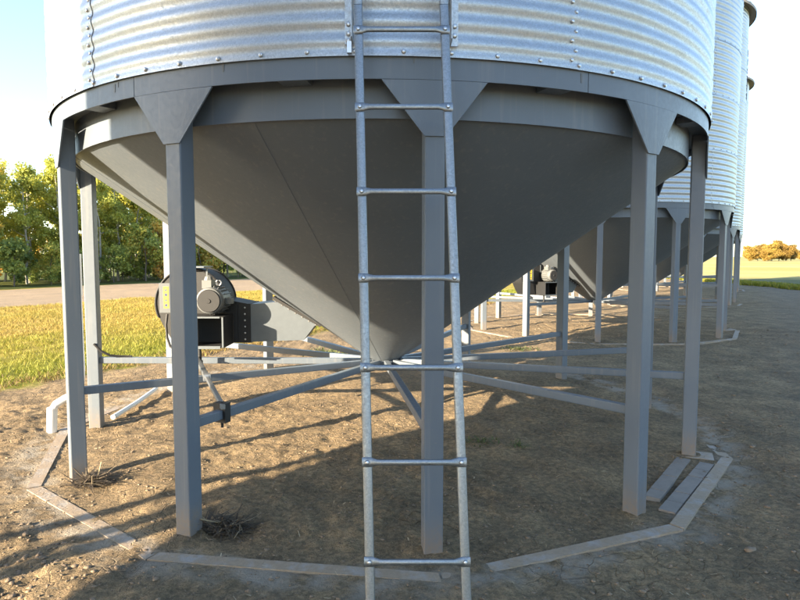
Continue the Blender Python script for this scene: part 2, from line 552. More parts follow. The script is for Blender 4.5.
tag(ground, 'bare brown soil with tracks, gravel road and golden stubble field behind', kind='structure')

# ------------------------------------------------------------------ the hopper bin
Z0, TIER, PITCH = 2.592, 1.0, 0.1
RB = 2.768
NT = 7
def sheet_mesh():
    nz = 100; na = 44
    zs = np.linspace(0, TIER + 0.012, nz + 1)
    a = np.radians(np.linspace(0, 60.7, na + 1))
    prof = 0.0064 * np.cos((zs - 0.022) / PITCH * 2 * np.pi + np.pi) * sst(zs, 0.018, 0.07)
    A, Zg = np.meshgrid(a, zs)
    Rr = RB + prof[:, None] + 0.004 * (A / a[-1])
    Rr = Rr + 0.003 * sst(0.03 - Zg, 0, 0.02)
    V = np.stack([Rr * np.cos(A), Rr * np.sin(A), Zg], 2).reshape(-1, 3)
    i = np.arange((nz + 1) * (na + 1)).reshape(nz + 1, na + 1)
    Q = np.stack([i[:-1, :-1].ravel(), i[:-1, 1:].ravel(), i[1:, 1:].ravel(), i[1:, :-1].ravel()], 1)
    return np_mesh('wall_sheet', V, Q, M['galv'], smooth=True)

def dome(mb, p, n, r=0.011, h=0.008):
    n = Vector(n).normalized()
    u = n.cross(Vector((0, 0, 1))).normalized() if abs(n.z) < .9 else Vector((1, 0, 0))
    w = n.cross(u)
    p = Vector(p); k = 8
    r1 = [p + (u * math.cos(2 * math.pi * i / k) + w * math.sin(2 * math.pi * i / k)) * r for i in range(k)]
    r2 = [p + n * h * .7 + (u * math.cos(2 * math.pi * i / k) + w * math.sin(2 * math.pi * i / k)) * r * .7 for i in range(k)]
    mb.add(r1 + r2 + [p + n * h], [(i, (i + 1) % k, k + (i + 1) % k, k + i) for i in range(k)] + [(k + i, k + (i + 1) % k, 2 * k) for i in range(k)])

def bolt_row_mesh():
    mb = MB()
    for i in range(12):          # bottom edge
        a = 0.7 + i * 5.0
        dome(mb, P2(RB + 0.005, a, 0.021), P2(1, a, 0), 0.013, 0.012)
    k = 0
    z = 0.045
    while z < TIER:
        a = 60.0 + (0.22 if k % 2 else -0.28)
        r = RB + 0.004 + 0.0064 * math.cos((z - 0.022) / PITCH * 2 * math.pi + math.pi)
        dome(mb, P2(r, a, z), P2(1, a, 0), 0.012, 0.011)
        z += 0.05; k += 1
    return mesh_from('bolt_row', mb.v, mb.f, M['bolt'], True)

def arc_solid(r0, r1, z0, z1, a0, a1, n):
    """curved bar, rectangular section"""
    mb = MB(); rings = []
    for i in range(n + 1):
        a = a0 + (a1 - a0) * i / n
        rings.append([P2(r1, a, z0), P2(r1, a, z1), P2(r0, a, z1), P2(r0, a, z0)])
    mb.loft(rings)
    return mb

def lathe(prof, n=96, m=None, name='lathe', a0=0, a1=360):
    mb = MB(); k = len(prof); full = abs(a1 - a0) >= 360
    N_ = n if full else n + 1
    vs = [P2(r, a0 + (a1 - a0) * i / n, z) for i in range(N_) for r, z in prof]
    fs = []
    for i in range(n):
        for j in range(k - 1):
            a = i * k + j; b_ = ((i + 1) % N_) * k + j
            fs.append((a, b_, b_ + 1, a + 1))
    mb.add(vs, fs)
    return mb

def make_bin():
    root = empty('grain_bin')
    me = sheet_mesh(); bm_ = bolt_row_mesh()
    for t in range(NT):
        for k in range(6):
            a = -127.3 + 60 * k + (30 if t % 2 else 0)
            o = link('wall_sheet', me, root, (0, 0, Z0 + TIER * t), (0, 0, R_(a)))
            b = link('bolt_row', bm_, o)
            b['kind'] = 'stuff'
    seams = [-119.0, -64.9, -5.0, 55.0, 115.0, 178.0, 241.0]
    for s0, s1 in zip(seams, seams[1:]):
        arc_solid(2.747, 2.756, 2.485, 2.598, s0 + 0.05, s1 - 0.05, 30).build('ring_band', M['paint'], root, True)
    for a, w, h, zc in ((-122.6, 0.010, 0.045, 2.555), (-121.9, 0.006, 0.03, 2.57), (-106.2, 0.008, 0.04, 2.57), (-65.9, 0.008, 0.05, 2.555), (-85.5, 0.007, 0.025, 2.575)):
        pr = MB(); pr.box((2.7563, 0, zc), (0.003, w, h), None, 1.6)
        pr.build('paint_run', M['motor'], root, False, None, (0, 0, R_(a)))
    lathe([(2.618, 2.532), (2.746, 2.532), (2.746, 2.540), (2.618, 2.540), (2.618, 2.532)], 120).build('ring_plate', M['paint'], root, True)
    lathe([(2.628, 2.318), (2.628, 2.531), (2.620, 2.531), (2.620, 2.318), (2.628, 2.318)], 120).build('inner_band', M['paint'], root, True)
    # cone, eight lapped panels
    mb = MB(); na, nz = 12, 10
    for i in range(na + 1):
        a = 46.2 * i / na
        for j in range(nz + 1):
            u = j / nz
            r = 0.13 + (2.617 - 0.13) * u; z = 0.600 + (2.330 - 0.600) * u
            off = 0.0016 * (i / na)
            mb.v.append(P2(r + off * 0.565, a, z - off * 0.825))
    for i in range(na):
        for j in range(nz):
            p = i * (nz + 1) + j
            mb.f.append((p, p + nz + 1, p + nz + 2, p + 1))
    # thickness of the lapped edge
    o = len(mb.v)
    for j in range(nz + 1):
        x = Vector(mb.v[na * (nz + 1) + j]); mb.v.append(tuple(x + Vector((0, 0, 0.004))))
    for j in range(nz):
        mb.f.append((na * (nz + 1) + j, o + j, o + j + 1, na * (nz + 1) + j + 1))
    cm = mesh_from('cone_panel', mb.v, mb.f, M['cone'], True)
    for k in range(8):
        link('cone_panel', cm, root, None, (0, 0, R_(-150.5 + 45 * k)))
    # discharge below the cone
    lathe([(0.128, 0.615), (0.128, 0.562), (0.165, 0.562), (0.165, 0.550), (0.120, 0.550), (0.120, 0.615)], 32).build('discharge_collar', M['paint'], root, True)
    # legs
    leg = MB(); leg.bar((2.70, 0, -0.15), (2.70, 0, 2.531), 0.104, 0.104, 0.007, (1, 0, 0))
    leg_me = mesh_from('leg', leg.v, leg.f, M['paint'])
    gus = MB(); n = 10
    ht, hb = 0.272, 0.056
    zt, zb = 2.481, 2.205
    rows = []
    for lay in (2.7535, 2.7625):
        for z, h in ((zb, hb), (zt, ht)):
            rows.append([(lay * math.cos(x), lay * math.sin(x), z) for x in [(-h + 2 * h * i / n) / lay for i in range(n + 1)]])
    vs = [p for r in rows for p in r]; k = n + 1
    fs = []
    for i in range(n):
        fs += [(i, i + k, i + 1 + k, i + 1), (2 * k + i, 2 * k + i + 1, 3 * k + i + 1, 3 * k + i), (i, i + 1, 2 * k + i + 1, 2 * k + i), (k + i, 3 * k + i, 3 * k + i + 1, k + i + 1)]
    fs += [(0, 2 * k, 3 * k, k), (n, k + n, 3 * k + n, 2 * k + n)]
    gus.add(vs, fs)
    gus_me = mesh_from('gusset', gus.v, gus.f, M['paint'])
    fp = MB(); fp.box((2.755, 0, -0.012), (0.25, 0.19, 0.010))
    fp_me = mesh_from('foot_plate', fp.v, fp.f, M['plate'])
    br = MB(); br.bar((0.166, 0, 0.582), (2.648, 0, 0.640), 0.050, 0.056, 0.005)
    br_me = mesh_from('brace', br.v, br.f, M['paint'])
    # base ring segment between two legs
    bp = MB()
    for (ra, rb) in ((2.98, 3.015),):
        p0 = Vector(P2(3.022, 0, 0)); p1 = Vector(P2(3.022, 30, 0)); q0 = Vector(P2(2.935, 0, 0)); q1 = Vector(P2(2.935, 30, 0))
        g = (p1 - p0).normalized() * 0.006
        top = [p0 + g, p1 - g, q1 - g, q0 + g]
        bp.add([Vector((v.x, v.y, 0.003)) for v in top] + [Vector((v.x, v.y, -0.06)) for v in top], [(0, 1, 2, 3), (7, 6, 5, 4), (0, 4, 5, 1), (1, 5, 6, 2), (2, 6, 7, 3), (3, 7, 4, 0)])
    bp_me = mesh_from('base_plate', bp.v, bp.f, M['plate'])
    sb = MB(); sb.box((2.688, 0, 2.509), (0.112, 0.155, 0.040))
    sb_me = mesh_from('spacer_block', sb.v, sb.f, M['paint'])
    for k in range(12):
        a = R_(-90 + PH - 30 * k)
        l = link('leg', leg_me, root, None, (0, 0, a))
        link('foot_plate', fp_me, l, (0, 0, 0.012 if k == 10 else -0.03))
        link('gusset', gus_me, root, None, (0, 0, a))
        link('brace', br_me, root, None, (0, 0, a))
        link('base_plate', bp_me, root, (0, 0, 0.003 if k % 2 else 0.0), (0, 0, a))
        link('spacer_block', sb_me, root, None, (0, 0, a + R_(14.7)))
    # roof
    ztop = Z0 + NT * TIER
    rf = MB(); n = 48
    vs = []
    for i in range(n):
        a = 360 * i / n; rib = 0.03 if i % 2 else 0
        vs += [P2(2.98, a, ztop - 0.06 + rib), P2(0.35, a, ztop + 1.45 + rib * 0.3)]
    fs = [(2 * i, 2 * ((i + 1) % n), 2 * ((i + 1) % n) + 1, 2 * i + 1) for i in range(n)]
    rf.add(vs, fs)
    rf.build('roof', M['galv'], root)
    lathe([(2.76, ztop - 0.02), (2.975, ztop - 0.075), (2.985, ztop - 0.13), (2.99, ztop - 0.055)], 72).build('eave', M['eave'], root, True)
    lathe([(0.0, ztop + 1.56), (0.42, ztop + 1.52), (0.42, ztop + 1.42)], 24).build('roof_cap', M['galv'], root, True)
    return root

BINL = ['nearest grey hopper bin with ladder, filling the foreground above cone and legs',
        'second hopper bin in the row, its cone and fan seen through the nearest legs',
        'third hopper bin of the row, brown roof eave showing against sky',
        'farthest hopper bin at the far end of the receding row',
        'hopper bin just behind the camera, shading the nearest bin']
bin1 = make_bin()
bins = [bin1]
tag(bin1, BINL[0], 'grain bin', 'row of galvanised hopper bins on blue-grey steel legs')
for k, rot in ((1, 7.1), (2, 3.0), (3, 11.0), (-1, 0.0)):
    c = copy_tree(bin1)
    c.location = (ROW[0] * k, ROW[1] * k, 0) if k > 0 else (-4.52, -8.07, 0)
    c.rotation_euler = (0, 0, R_(rot))
    c['label'] = BINL[k] if k > 0 else BINL[4]
    bins.append(c)

# planks lying inside the base ring on the right, belonging to the nearest bin
for (rr, a0, a1, w) in ((2.83, -50, -27, 0.10), (2.665, -47, -26, 0.10)):
    p = Vector(P2(rr, a0, 0)); q = Vector(P2(rr, a1, 0))
    mb = MB(); nseg = 6
    d = (q - p) / nseg; nrm = Vector((-d.y, d.x, 0)).normalized()
    for i in range(nseg):
        u = p + d * (i + 0.02); v = p + d * (i + 0.98)
        zz = 0.003 + 0.004 * rng.random()
        mb.add([u + nrm * w / 2 + Vector((0, 0, zz)), u - nrm * w / 2 + Vector((0, 0, zz)), v - nrm * w / 2 + Vector((0, 0, zz)), v + nrm * w / 2 + Vector((0, 0, zz)),
                u + nrm * w / 2 + Vector((0, 0, -.05)), u - nrm * w / 2 + Vector((0, 0, -.05)), v - nrm * w / 2 + Vector((0, 0, -.05)), v + nrm * w / 2 + Vector((0, 0, -.05))],
               [(0, 1, 2, 3), (0, 4, 5, 1), (2, 6, 7, 3), (1, 5, 6, 2), (3, 7, 4, 0)])
    mb.build('base_plank', M['wood'], bin1)

# dark blue upright lettering on the third bin, too far off to read
lt = MB()
for i in range(6):
    z = 8.30 - i * 0.28
    for (a, w, h, dz) in ((-30.6, 0.30, 0.07, 0.05), (-31.8, 0.09, 0.20, 0.0), (-29.0 if i % 2 else -30.0, 0.09, 0.17, -0.02)):
        A = R_(a)
        c = (2.786 * math.cos(A), 2.786 * math.sin(A), z + dz)
        lt.box(c, (0.012, w, h), Matrix.Rotation(A, 3, 'Z'))
o = lt.build('lettering', M['logo'], bins[2])
o['kind'] = 'stuff'

# ------------------------------------------------------------------ ladder on the nearest bin
LT = Vector((0.1505, -5.849 + 2.90, 2.76))      # top of the leaning part, middle of the rungs
LB = Vector((0.228, -5.849 + 2.385, -0.02))     # foot
ladder = empty('ladder', (LB.x, LB.y, 0))
def lad(t, s=0.0, out=0.0):
    """t: 0 foot .. 1 top; s: sideways; out: towards the viewer"""
    p = LB.lerp(LT, t) + Vector((s, 0, 0)) + Vector((0, -out, -out * 0.19))
    return p - ladder.location
half0, half1 = 0.2005, 0.1995
for sgn in (-1, 1):
    mb = MB()
    prof = rprof(0.040, 0.026, 0.006)
    pts = [lad(0, sgn * half0), lad(1, sgn * half1)]
    mb.bar(pts[0], pts[1], 0.040, 0.026, 0.006, (0, 1, 0))
    top = pts[1]
    mb.bar(top + Vector((0, 0.0, 0.004)), Vector((top.x, top.y, 9.6)), 0.040, 0.026, 0.006, (0, 1, 0))
    mb.build('ladder_rail', M['galv_dull'], ladder, True)
def rung(z=None, p=None, w=0.40):
    r = MB(); n = 10
    sec = [(-w / 2 - .022, .020, .004), (-w / 2 + .014, .020, .004), (-w / 2 + .045, .013, .0125), (w / 2 - .045, .013, .0125), (w / 2 - .014, .020, .004), (w / 2 + .022, .020, .004)]
    rings = [[(x, -hy * math.sin(2 * math.pi * k / n), hz * math.cos(2 * math.pi * k / n)) for k in range(n)] for x, hz, hy in sec]
    r.loft(rings)
    return mesh_from('ladder_rung', r.v, r.f, M['galv_dull'], True)
rung_me = rung()
bo = MB()
dome(bo, (0, -0.004, 0), (0, -1, 0), 0.0105, 0.010)
bolt_me = mesh_from('rung_bolt', bo.v, bo.f, M['bolt'], True)
def zof(y):
    sl = {30: .3639, 107: .2424, 191: .1073, 277: -.0337, 366: -.1828, 460: -.3437, 559: -.5172}[y]
    # cross the viewing slope with the ladder's line (distance along Y)
    k = (LT.y - LB.y) / (LT.z - LB.z)
    d0 = LT.y + 5.849
    return (1.596 + sl * (d0 - LT.z * k)) / (1 - sl * k)
zs = [zof(y) for y in (30, 107, 191, 277, 366, 460, 559)]
zs.append(zs[-1] - 0.395)
tilt = math.atan2(LT.y - LB.y, LT.z - LB.z)
for z in zs:
    t = (z - LB.z) / (LT.z - LB.z)
    rg = link('ladder_rung', rung_me, ladder, lad(t, 0, 0.0145 + 0.004), (-tilt, 0, 0))
    for q in (-0.2, 0.2):
        link('rung_bolt', bolt_me, rg, (q, 0, 0))
z = zs[0] + 0.40
while z < 9.5:
    rg = link('ladder_rung', rung_me, ladder, Vector((LT.x, LT.y - 0.0185, z)) - ladder.location, (0, 0, 0))
    for q in (-0.2, 0.2):
        link('rung_bolt', bolt_me, rg, (q, 0, 0))
    z += 0.39
# upright angle brackets either side, bolted to the wall
for sgn, ang in ((-1, -92.2), (1, -81.4)):
    mb = MB()
    x, y, _ = P2(RB + 0.02, ang, 0)
    bx = x; by = y - 0.004
    mb.box((bx, by, 6.1), (0.036, 0.006, 6.92))
    ex = bx - sgn * 0.021
    mb.box((ex, by - 0.055, 6.1), (0.006, 0.112, 6.92))
    o = mb.build('ladder_bracket', M['galv'], ladder)
    o.location = -ladder.location
    bb = MB()
    for z in (2.69, 2.735, 2.90, 3.2, 3.6):
        dome(bb, (bx, by - 0.003, z), (0, -1, 0), 0.014, 0.013)
    if sgn < 0:
        bb.box((bx + 0.004, by - 0.010, 2.622), (0.022, 0.022, 0.055))
        dome(bb, (bx, by - 0.003, 2.655), (0, -1, 0), 0.016, 0.02)
    ob = bb.build('bracket_bolts', M['bolt'], o, True)
tag(ladder, 'galvanised steel ladder leaning down the front of the nearest bin', 'ladder')

# ------------------------------------------------------------------ aeration fan with duct
def extrude_xz(mb, pts, y0, y1):
    n = len(pts)
    vs = [(x, y0, z) for x, z in pts] + [(x, y1, z) for x, z in pts]
    fs = [tuple(range(n)), tuple(range(2 * n - 1, n - 1, -1))] + [((i + 1) % n, i, n + i, n + (i + 1) % n) for i in range(n)]
    mb.add(vs, fs)

def make_fan():
    base = Vector((-1.80, 0.0, 0.64))
    root = empty('aeration_fan', base)
    B = lambda x, z: (x - base.x, z - base.z)
    # scroll housing with outlet
    mb = MB()
    cx, cz, r = -1.83, 1.165, 0.330
    pts = []
    for i in range(29):
        a = 205 - 200 * i / 28
        rr = r * (1.0 - 0.03 * math.sin(R_(a)))
        pts.append(B(cx + rr * math.cos(R_(a)), cz + rr * math.sin(R_(a))))
    pts += [B(-1.285, 1.150), B(-1.285, 0.782), B(-2.0, 0.782), B(-2.08, 0.92)]
    extrude_xz(mb, pts[::-1], -0.17, 0.19)
    mb.build('fan_housing', M['black'], root)
    # rolled rims
    for y in (-0.172, 0.192):
        rim = MB()
        rim.tube([(x, y, z) for x, z in pts[:29]], 0.010, 6)
        rim.build('housing_rim', M['black'], root, True)
    tp = MB(); tp.box((-1.80 - base.x, -0.12, 1.499 - base.z), (0.26, 0.28, 0.012))
    tp.box((-1.668 - base.x, -0.1765, 1.36 - base.z), (0.014, 0.012, 0.26))
    tp.build('top_plate', M['duct'], root)
    # outlet flange bolts
    fb = MB()
    for z in np.linspace(0.815, 1.115, 6):
        dome(fb, (-1.32 - base.x, -0.171, z - base.z), (0, -1, 0), 0.010, 0.008)
    fb.build('flange_bolts', M['bolt'], root, True)
    fl = MB(); fl.box((-1.40 - base.x, -0.176, 0.965 - base.z), (0.03, 0.014, 0.36))
    fl.build('flange', M['black'], root)
    # motor (axis to the viewer), stand
    mo = empty_part('motor', root)
    mx, mz = -1.56, 1.20
    body = MB()
    rings = []
    for y, rr in ((-0.18, 0.10), (-0.19, 0.118), (-0.40, 0.118), (-0.415, 0.122), (-0.455, 0.122), (-0.475, 0.112), (-0.482, 0.095)):
        rings.append([(mx - base.x + rr * math.cos(2 * math.pi * k / 28), y, mz - base.z + rr * math.sin(2 * math.pi * k / 28)) for k in range(28)])
    body.loft(rings)
    for k in range(20):
        a = 2 * math.pi * (k + .5) / 20
        body.box((mx - base.x + 0.124 * math.cos(a), -0.29, mz - base.z + 0.124 * math.sin(a)), (0.018, 0.20, 0.005), Matrix.Rotation(-a, 3, 'Y'))
    body.box((mx - base.x - 0.045, -0.33, mz - base.z + 0.145), (0.085, 0.13, 0.075))
    body.box((mx - base.x + 0.135, -0.33, mz - base.z - 0.01), (0.07, 0.09, 0.05))
    mo = body.build('motor', M['motor'], root, True)
    fc = MB()
    fc.loft([[(mx - base.x + rr * math.cos(2 * math.pi * k / 28), y, mz - base.z + rr * math.sin(2 * math.pi * k / 28)) for k in range(28)] for y, rr in ((-0.4825, 0.104), (-0.492, 0.098))])
    fc.loft([[(mx - base.x + rr * math.cos(2 * math.pi * k / 14), y, mz - base.z + rr * math.sin(2 * math.pi * k / 14)) for k in range(14)] for y, rr in ((-0.4905, 0.022), (-0.498, 0.018))])
    fcv = fc.build('fan_cover', M['motor_dark'], mo, True)
    eb = MB()
    eb.tube([(mx - base.x + 0.055 + 0.024 * math.cos(2 * math.pi * k / 12), -0.36, mz - base.z + 0.158 + 0.024 * math.sin(2 * math.pi * k / 12)) for k in range(13)], 0.006, 6)
    eb.build('lifting_eye', M['bolt'], mo, True)
    ca = MB()
    dome(ca, (mx - base.x - 0.045, -0.33, mz - base.z + 0.18), (0, 0, 1), 0.045, 0.05)
    ca.build('cable_gland', M['motor'], mo, True)
    st = MB()
    x0, x1, z0, z1 = -1.79 - base.x, -1.43 - base.x, 0.785 - base.z, 1.055 - base.z
    y0, y1 = -0.50, -0.185
    st.box(((x0 + x1) / 2, (y0 + y1) / 2, z1), (x1 - x0, y1 - y0, 0.012))
    st.box(((x0 + x1) / 2, (y0 + y1) / 2, z0), (x1 - x0, y1 - y0, 0.012))
    st.box((x1 - .006, (y0 + y1) / 2, (z0 + z1) / 2), (0.010, y1 - y0 - .002, z1 - z0 - .0125))
    st.box((x0 + .006, (y0 + y1) / 2, (z0 + z1) / 2), (0.010, y1 - y0 - .002, z1 - z0 - .0125))
    s = st.build('motor_stand', M['black'], root)
    ed = MB()
    ed.box((x1 - .006, y0 - 0.004, (z0 + z1) / 2), (0.014, 0.006, z1 - z0))
    ed.box(((x0 + x1) / 2 - .014, y0 - 0.004, z0), (x1 - x0 - .03, 0.006, 0.026))
    ed.box(((x0 + x1) / 2 - .014, y0 - 0.004, z1), (x1 - x0 - .03, 0.006, 0.014))
    ed.build('stand_edge', M['duct'], s)
    # galvanised transition duct, end cut parallel to the cone
    d = MB()
    dp = [B(-1.287, 0.788), B(-0.768, 0.806), B(-0.648, 0.962), B(-0.994, 1.168), B(-1.287, 1.146)]
    extrude_xz(d, dp, -0.165, 0.185)
    du = d.build('duct', M['duct'], root)
    lip = MB()
    lip.box((-1.278 - base.x, 0.01, 0.967 - base.z), (0.022, 0.362, 0.372))
    lip.build('duct_lip', M['black'], du)
    # flange strip against the cone, with bolts
    ang = math.atan2(0.962 - 1.168, -0.648 + 0.994)
    fs_ = MB()
    mid = Vector((-0.830 - base.x, 0.01, 1.072 - base.z))
    rot = Matrix.Rotation(-ang, 3, 'Y')
    fs_.box(mid + rot @ Vector((0, 0, 0.008)), (0.52, 0.42, 0.026), rot)
    flg = fs_.build('cone_flange', M['seal'], root)
    b2 = MB()
    for k in range(7):
        p = mid + rot @ Vector((-0.22 + 0.073 * k, -0.200, -0.006))
        dome(b2, p, (rot @ Vector((0, 0, -1))), 0.013, 0.012)
    b2.build('flange_bolts', M['bolt'], flg, True)
    # saddle welded to the cone
    sd = MB()
    sd.box(mid + rot @ Vector((0, 0, 0.050)), (0.46, 0.34, 0.058), rot)
    sd.build('cone_saddle', M['cone'], root)
    # control box with stickers
    bx = MB()
    bx.box((-2.01 - base.x, -0.225, 1.215 - base.z), (0.125, 0.12, 0.265))
    bxo = bx.build('control_box', M['box'], root)
    lid = MB(); lid.box((-2.01 - base.x, -0.290, 1.215 - base.z), (0.133, 0.010, 0.273))
    lid.build('box_lid', M['box'], bxo)
    sk = MB(); sk.box((-2.012 - base.x, -0.2965, 1.220 - base.z), (0.048, 0.002, 0.20))
    sk.build('warning_sticker', M['yellow'], bxo)
    ik = MB()
    for i, z in enumerate((1.292, 1.244, 1.196, 1.148)):
        if i % 2 == 0:
            c = Vector((-2.012 - base.x, -0.2985, z - base.z))
            ik.add([c + Vector((-.014, 0, -.012)), c + Vector((.014, 0, -.012)), c + Vector((0, 0, .014))], [(0, 1, 2)])
        else:
            c = (-2.012 - base.x, -0.2985, z - base.z)
            ik.add([(c[0] + .015 * math.cos(2 * math.pi * k / 12), c[1], c[2] + .015 * math.sin(2 * math.pi * k / 12)) for k in range(12)], [tuple(range(12))])
    ik.build('sticker_symbols', M['ink'], bxo)
    arm = MB(); arm.box((-2.03 - base.x, -0.12, 1.20 - base.z), (0.05, 0.10, 0.06))
    arm.build('box_arm', M['black'], root)
    cb = MB()
    cb.tube([(-2.03 - base.x, -0.23, 1.06 - base.z), (-2.04 - base.x, -0.24, 0.96 - base.z), (-2.03 - base.x, -0.25, 0.84 - base.z), (-2.0 - base.x, -0.26, 0.76 - base.z), (-1.95 - base.x, -0.27, 0.735 - base.z)], 0.012, 8)
    cb.build('cable', M['seal'], root, True)
    # support post and cross bar resting on the braces
    po = MB()
    po.tube([(-1.70 - base.x, -0.34, 0.785 - base.z), (-1.70 - base.x, -0.34, 0.60 - base.z)], 0.018, 10)
    po.tube([(-1.70 - base.x, -0.34, 0.64 - base.z), (-1.70 - base.x, -0.34, 0.575 - base.z)], 0.028, 6)
    po.build('support_post', M['black'], root, True)
    return root

def empty_part(n, r):
    return None
fan1 = make_fan()
FG = 'black aeration fans with galvanised ducts on the hopper cones'
tag(fan1, 'black centrifugal fan with grey motor and duct into the nearest cone', 'fan', FG)
for k, lab in ((1, 'black aeration fan seen under the second bin, with white control box'), (2, 'distant aeration fan beside the third cone in the row')):
    c = copy_tree(fan1)
    q = R_(25 if k == 1 else 8)
    c.location = Matrix.Rotation(q, 3, 'Z') @ fan1.location + Vector((ROW[0] * k, ROW[1] * k, 0))
    c.rotation_euler = (0, 0, q)
    c['label'] = lab

# telescoping strut lying from under the fan to the front brace
def brace_pt(k, t):
    a = R_(-90 + PH - 30 * k)
    r = 0.166 + (2.648 - 0.166) * t
    return Vector((r * math.cos(a), r * math.sin(a), 0.582 + 0.058 * t))
s0 = Vector((-1.72, -0.36, 0.66)); s1 = brace_pt(1, 0.90) + Vector((0.0, 0, 0.055))
strut = empty('support_strut', s1)
st = MB(); m_ = s0.lerp(s1, 0.50)
st.bar(s0 - s1, m_ - s1, 0.040, 0.040, 0.004)
st.build('outer_tube', M['galv_dull'], strut, True)
st = MB(); st.bar(m_ - s1, Vector((0, 0, 0)) + (s1 - s0).normalized() * 0.06, 0.028, 0.028, 0.003)
st.build('inner_tube', M['galv_dull'], strut, True)
cl = MB(); cl.box((0, 0, -0.045), (0.05, 0.09, 0.12), Matrix.Rotation(R_(-113.2), 3, 'Z'))
cl.tube([(0, 0, 0.02), (0, 0, -0.14)], 0.009, 8)
cl.build('clamp', M['seal'], strut)
cl = MB(); cl.box(m_ - s1, (0.052, 0.052, 0.06), (s1 - s0).to_track_quat('Z', 'Y').to_matrix())
cl.build('sleeve', M['bolt'], strut)
tag(strut, 'telescoping metal strut from under the fan clamped to a brace', 'strut')

# ------------------------------------------------------------------ conduits
def leg_xy(k, r=2.70):
    a = R_(-90 + PH - 30 * k)
    return Vector((r * math.cos(a), r * math.sin(a), 0))
F = leg_xy(3)
cx, cy = F.x - 0.10, F.y - 0.02
con = empty('cable_conduit', (cx, cy, 0))
c1 = MB(); c1.tube([(0, 0, 1.24), (0, 0, 1.62)], 0.022, 10)
c1.build('conduit_sleeve', M['white'], con, True)
c2 = MB(); c2.tube([(0.0, 0, 1.25), (0.005, 0, 0.55), (0.0, -0.02, 0.40), (-0.03, -0.06, 0.33)], 0.014, 10)
c2.build('conduit_pipe', M['white'], con, True)
tag(con, 'thin white upright conduit beside the sunlit left leg', 'conduit')
el = empty('elbow_conduit', (-3.04, -0.44, 0))
e1 = MB()
ep = [(0.20, 0.06, 0.335), (0.12, 0.03, 0.30), (0.05, 0.01, 0.255), (0.02, 0.0, 0.20)]
e1.tube(ep, 0.034, 12)
e1.build('sweep_bend', M['white'], el, True)
e2 = MB(); e2.tube([(0.02, 0.0, 0.225), (0.0, 0.0, -0.10)], 0.043, 12)
e2.build('riser', M['white'], el, True)
tag(el, 'bent white conduit rising from soil left of the front-left leg', 'conduit')
gp = MB(); gp.tube([(-2.66, -0.05, 0.03), (-2.65, 0.45, 0.05), (-2.65, 0.98, 0.085)], 0.024, 10)
o = gp.build('ground_pipe', M['white'], None, True)
tag(o, 'pale pipe lying on the soil behind the left legs', 'pipe')
kb = MB()
kb.tube([F + Vector((0.03, -0.06, 0.80)), F + Vector((0.09, -0.06, 0.735)), F + Vector((0.16, -0.03, 0.688)), F + Vector((0.25, 0.02, 0.672)), F + Vector((0.33, 0.035, 0.668))], 0.011, 8)
o = kb.build('black_cable', M['seal'], None, True)
tag(o, 'black cable drooping from the sunlit leg onto a brace', 'cable')

# ------------------------------------------------------------------ dead weeds and small growth
def blade(p, d, L, w, segs=2, droop=0.3):
    d = Vector(d).normalized(); side = d.cross(Vector((0, 0, 1)))
    side = side.normalized() if side.length > 1e-3 else Vector((1, 0, 0))
    pts = []
    for i in range(segs + 1):
        t = i / segs
        c = Vector(p) + d * L * t + Vector((0, 0, -droop * L * t * t))
        ww = w * (1 - 0.75 * t)
        pts += [c - side * ww / 2, c + side * ww / 2]
    return pts, [(2 * i, 2 * i + 1, 2 * i + 3, 2 * i + 2) for i in range(segs)]

def weed_pile(loc, R, n, lab, grp, seed):
    r = random.Random(seed); mb = MB()
    for i in range(n):
        a = r.uniform(0, 2 * math.pi); q = R * math.sqrt(r.random())
        p = (q * math.cos(a) * 1.3, q * math.sin(a) * 0.9, 0.10 * math.exp(-(q / R) ** 2 * 2) * r.random())
        b = r.gauss(0.8, 1.1)
        v, f = blade(p, (math.cos(b), math.sin(b), r.uniform(-0.05, 0.45)), r.uniform(0.04, 0.17), r.uniform(0.005, 0.013), 2, r.uniform(0, .4))
        mb.add(v, f, r.random() ** 3.5)
    for i in range(10):
        a = r.uniform(0, 2 * math.pi)
        mb.tube([(r.uniform(-R, R) * .5, r.uniform(-R, R) * .5, 0.01), (R * math.cos(a) * 1.2, R * math.sin(a), r.uniform(0.03, 0.13))], 0.004, 5)
        mb.t.extend([r.random() ** 2.5] * (len(mb.f) - len(mb.t)))
    o = mb.build('weed_pile', M['dead'])
    o.location = (loc[0], loc[1], float(height(loc[0], loc[1])))
    tag(o, lab, 'dead weeds', grp)
weed_pile((-2.02, -1.72), 0.10, 420, 'heap of dark dead weed stalks against the front-left leg', 'heaps of dead weeds at the legs', 1)
weed_pile((-0.90, -2.42), 0.11, 300, 'loose heap of dead stalks against the wide leg by the fan', 'heaps of dead weeds at the legs', 2)

def weed_tuft(loc, R, n, lab, seed, s=1.0):
    r = random.Random(seed); mb = MB()
    for i in range(n):
        a = r.uniform(0, 2 * math.pi); q = R * r.random()
        p = (q * math.cos(a), q * math.sin(a), 0)
        b = r.uniform(0, 2 * math.pi)
        v, f = blade(p, (math.cos(b), math.sin(b), r.uniform(0.4, 1.6)), s * r.uniform(0.03, 0.09), s * r.uniform(0.006, 0.014), 2, 0.35)
        mb.add(v, f, r.random())
    o = mb.build('weed_tuft', M['weed'])
    o.location = (loc[0], loc[1], float(height(loc[0], loc[1])))
    tag(o, lab, 'weed', 'small green weeds on bare soil')
weed_tuft((0.83, -0.86), 0.16, 90, 'small dull green weed on shaded soil right of the ladder', 3)
weed_tuft((1.12, -0.95), 0.10, 50, 'tiny green weed between the front legs, near the long brace', 4)
weed_tuft((2.2, 4.5), 0.35, 160, 'low bright green weeds under the second fan', 5, 1.6)
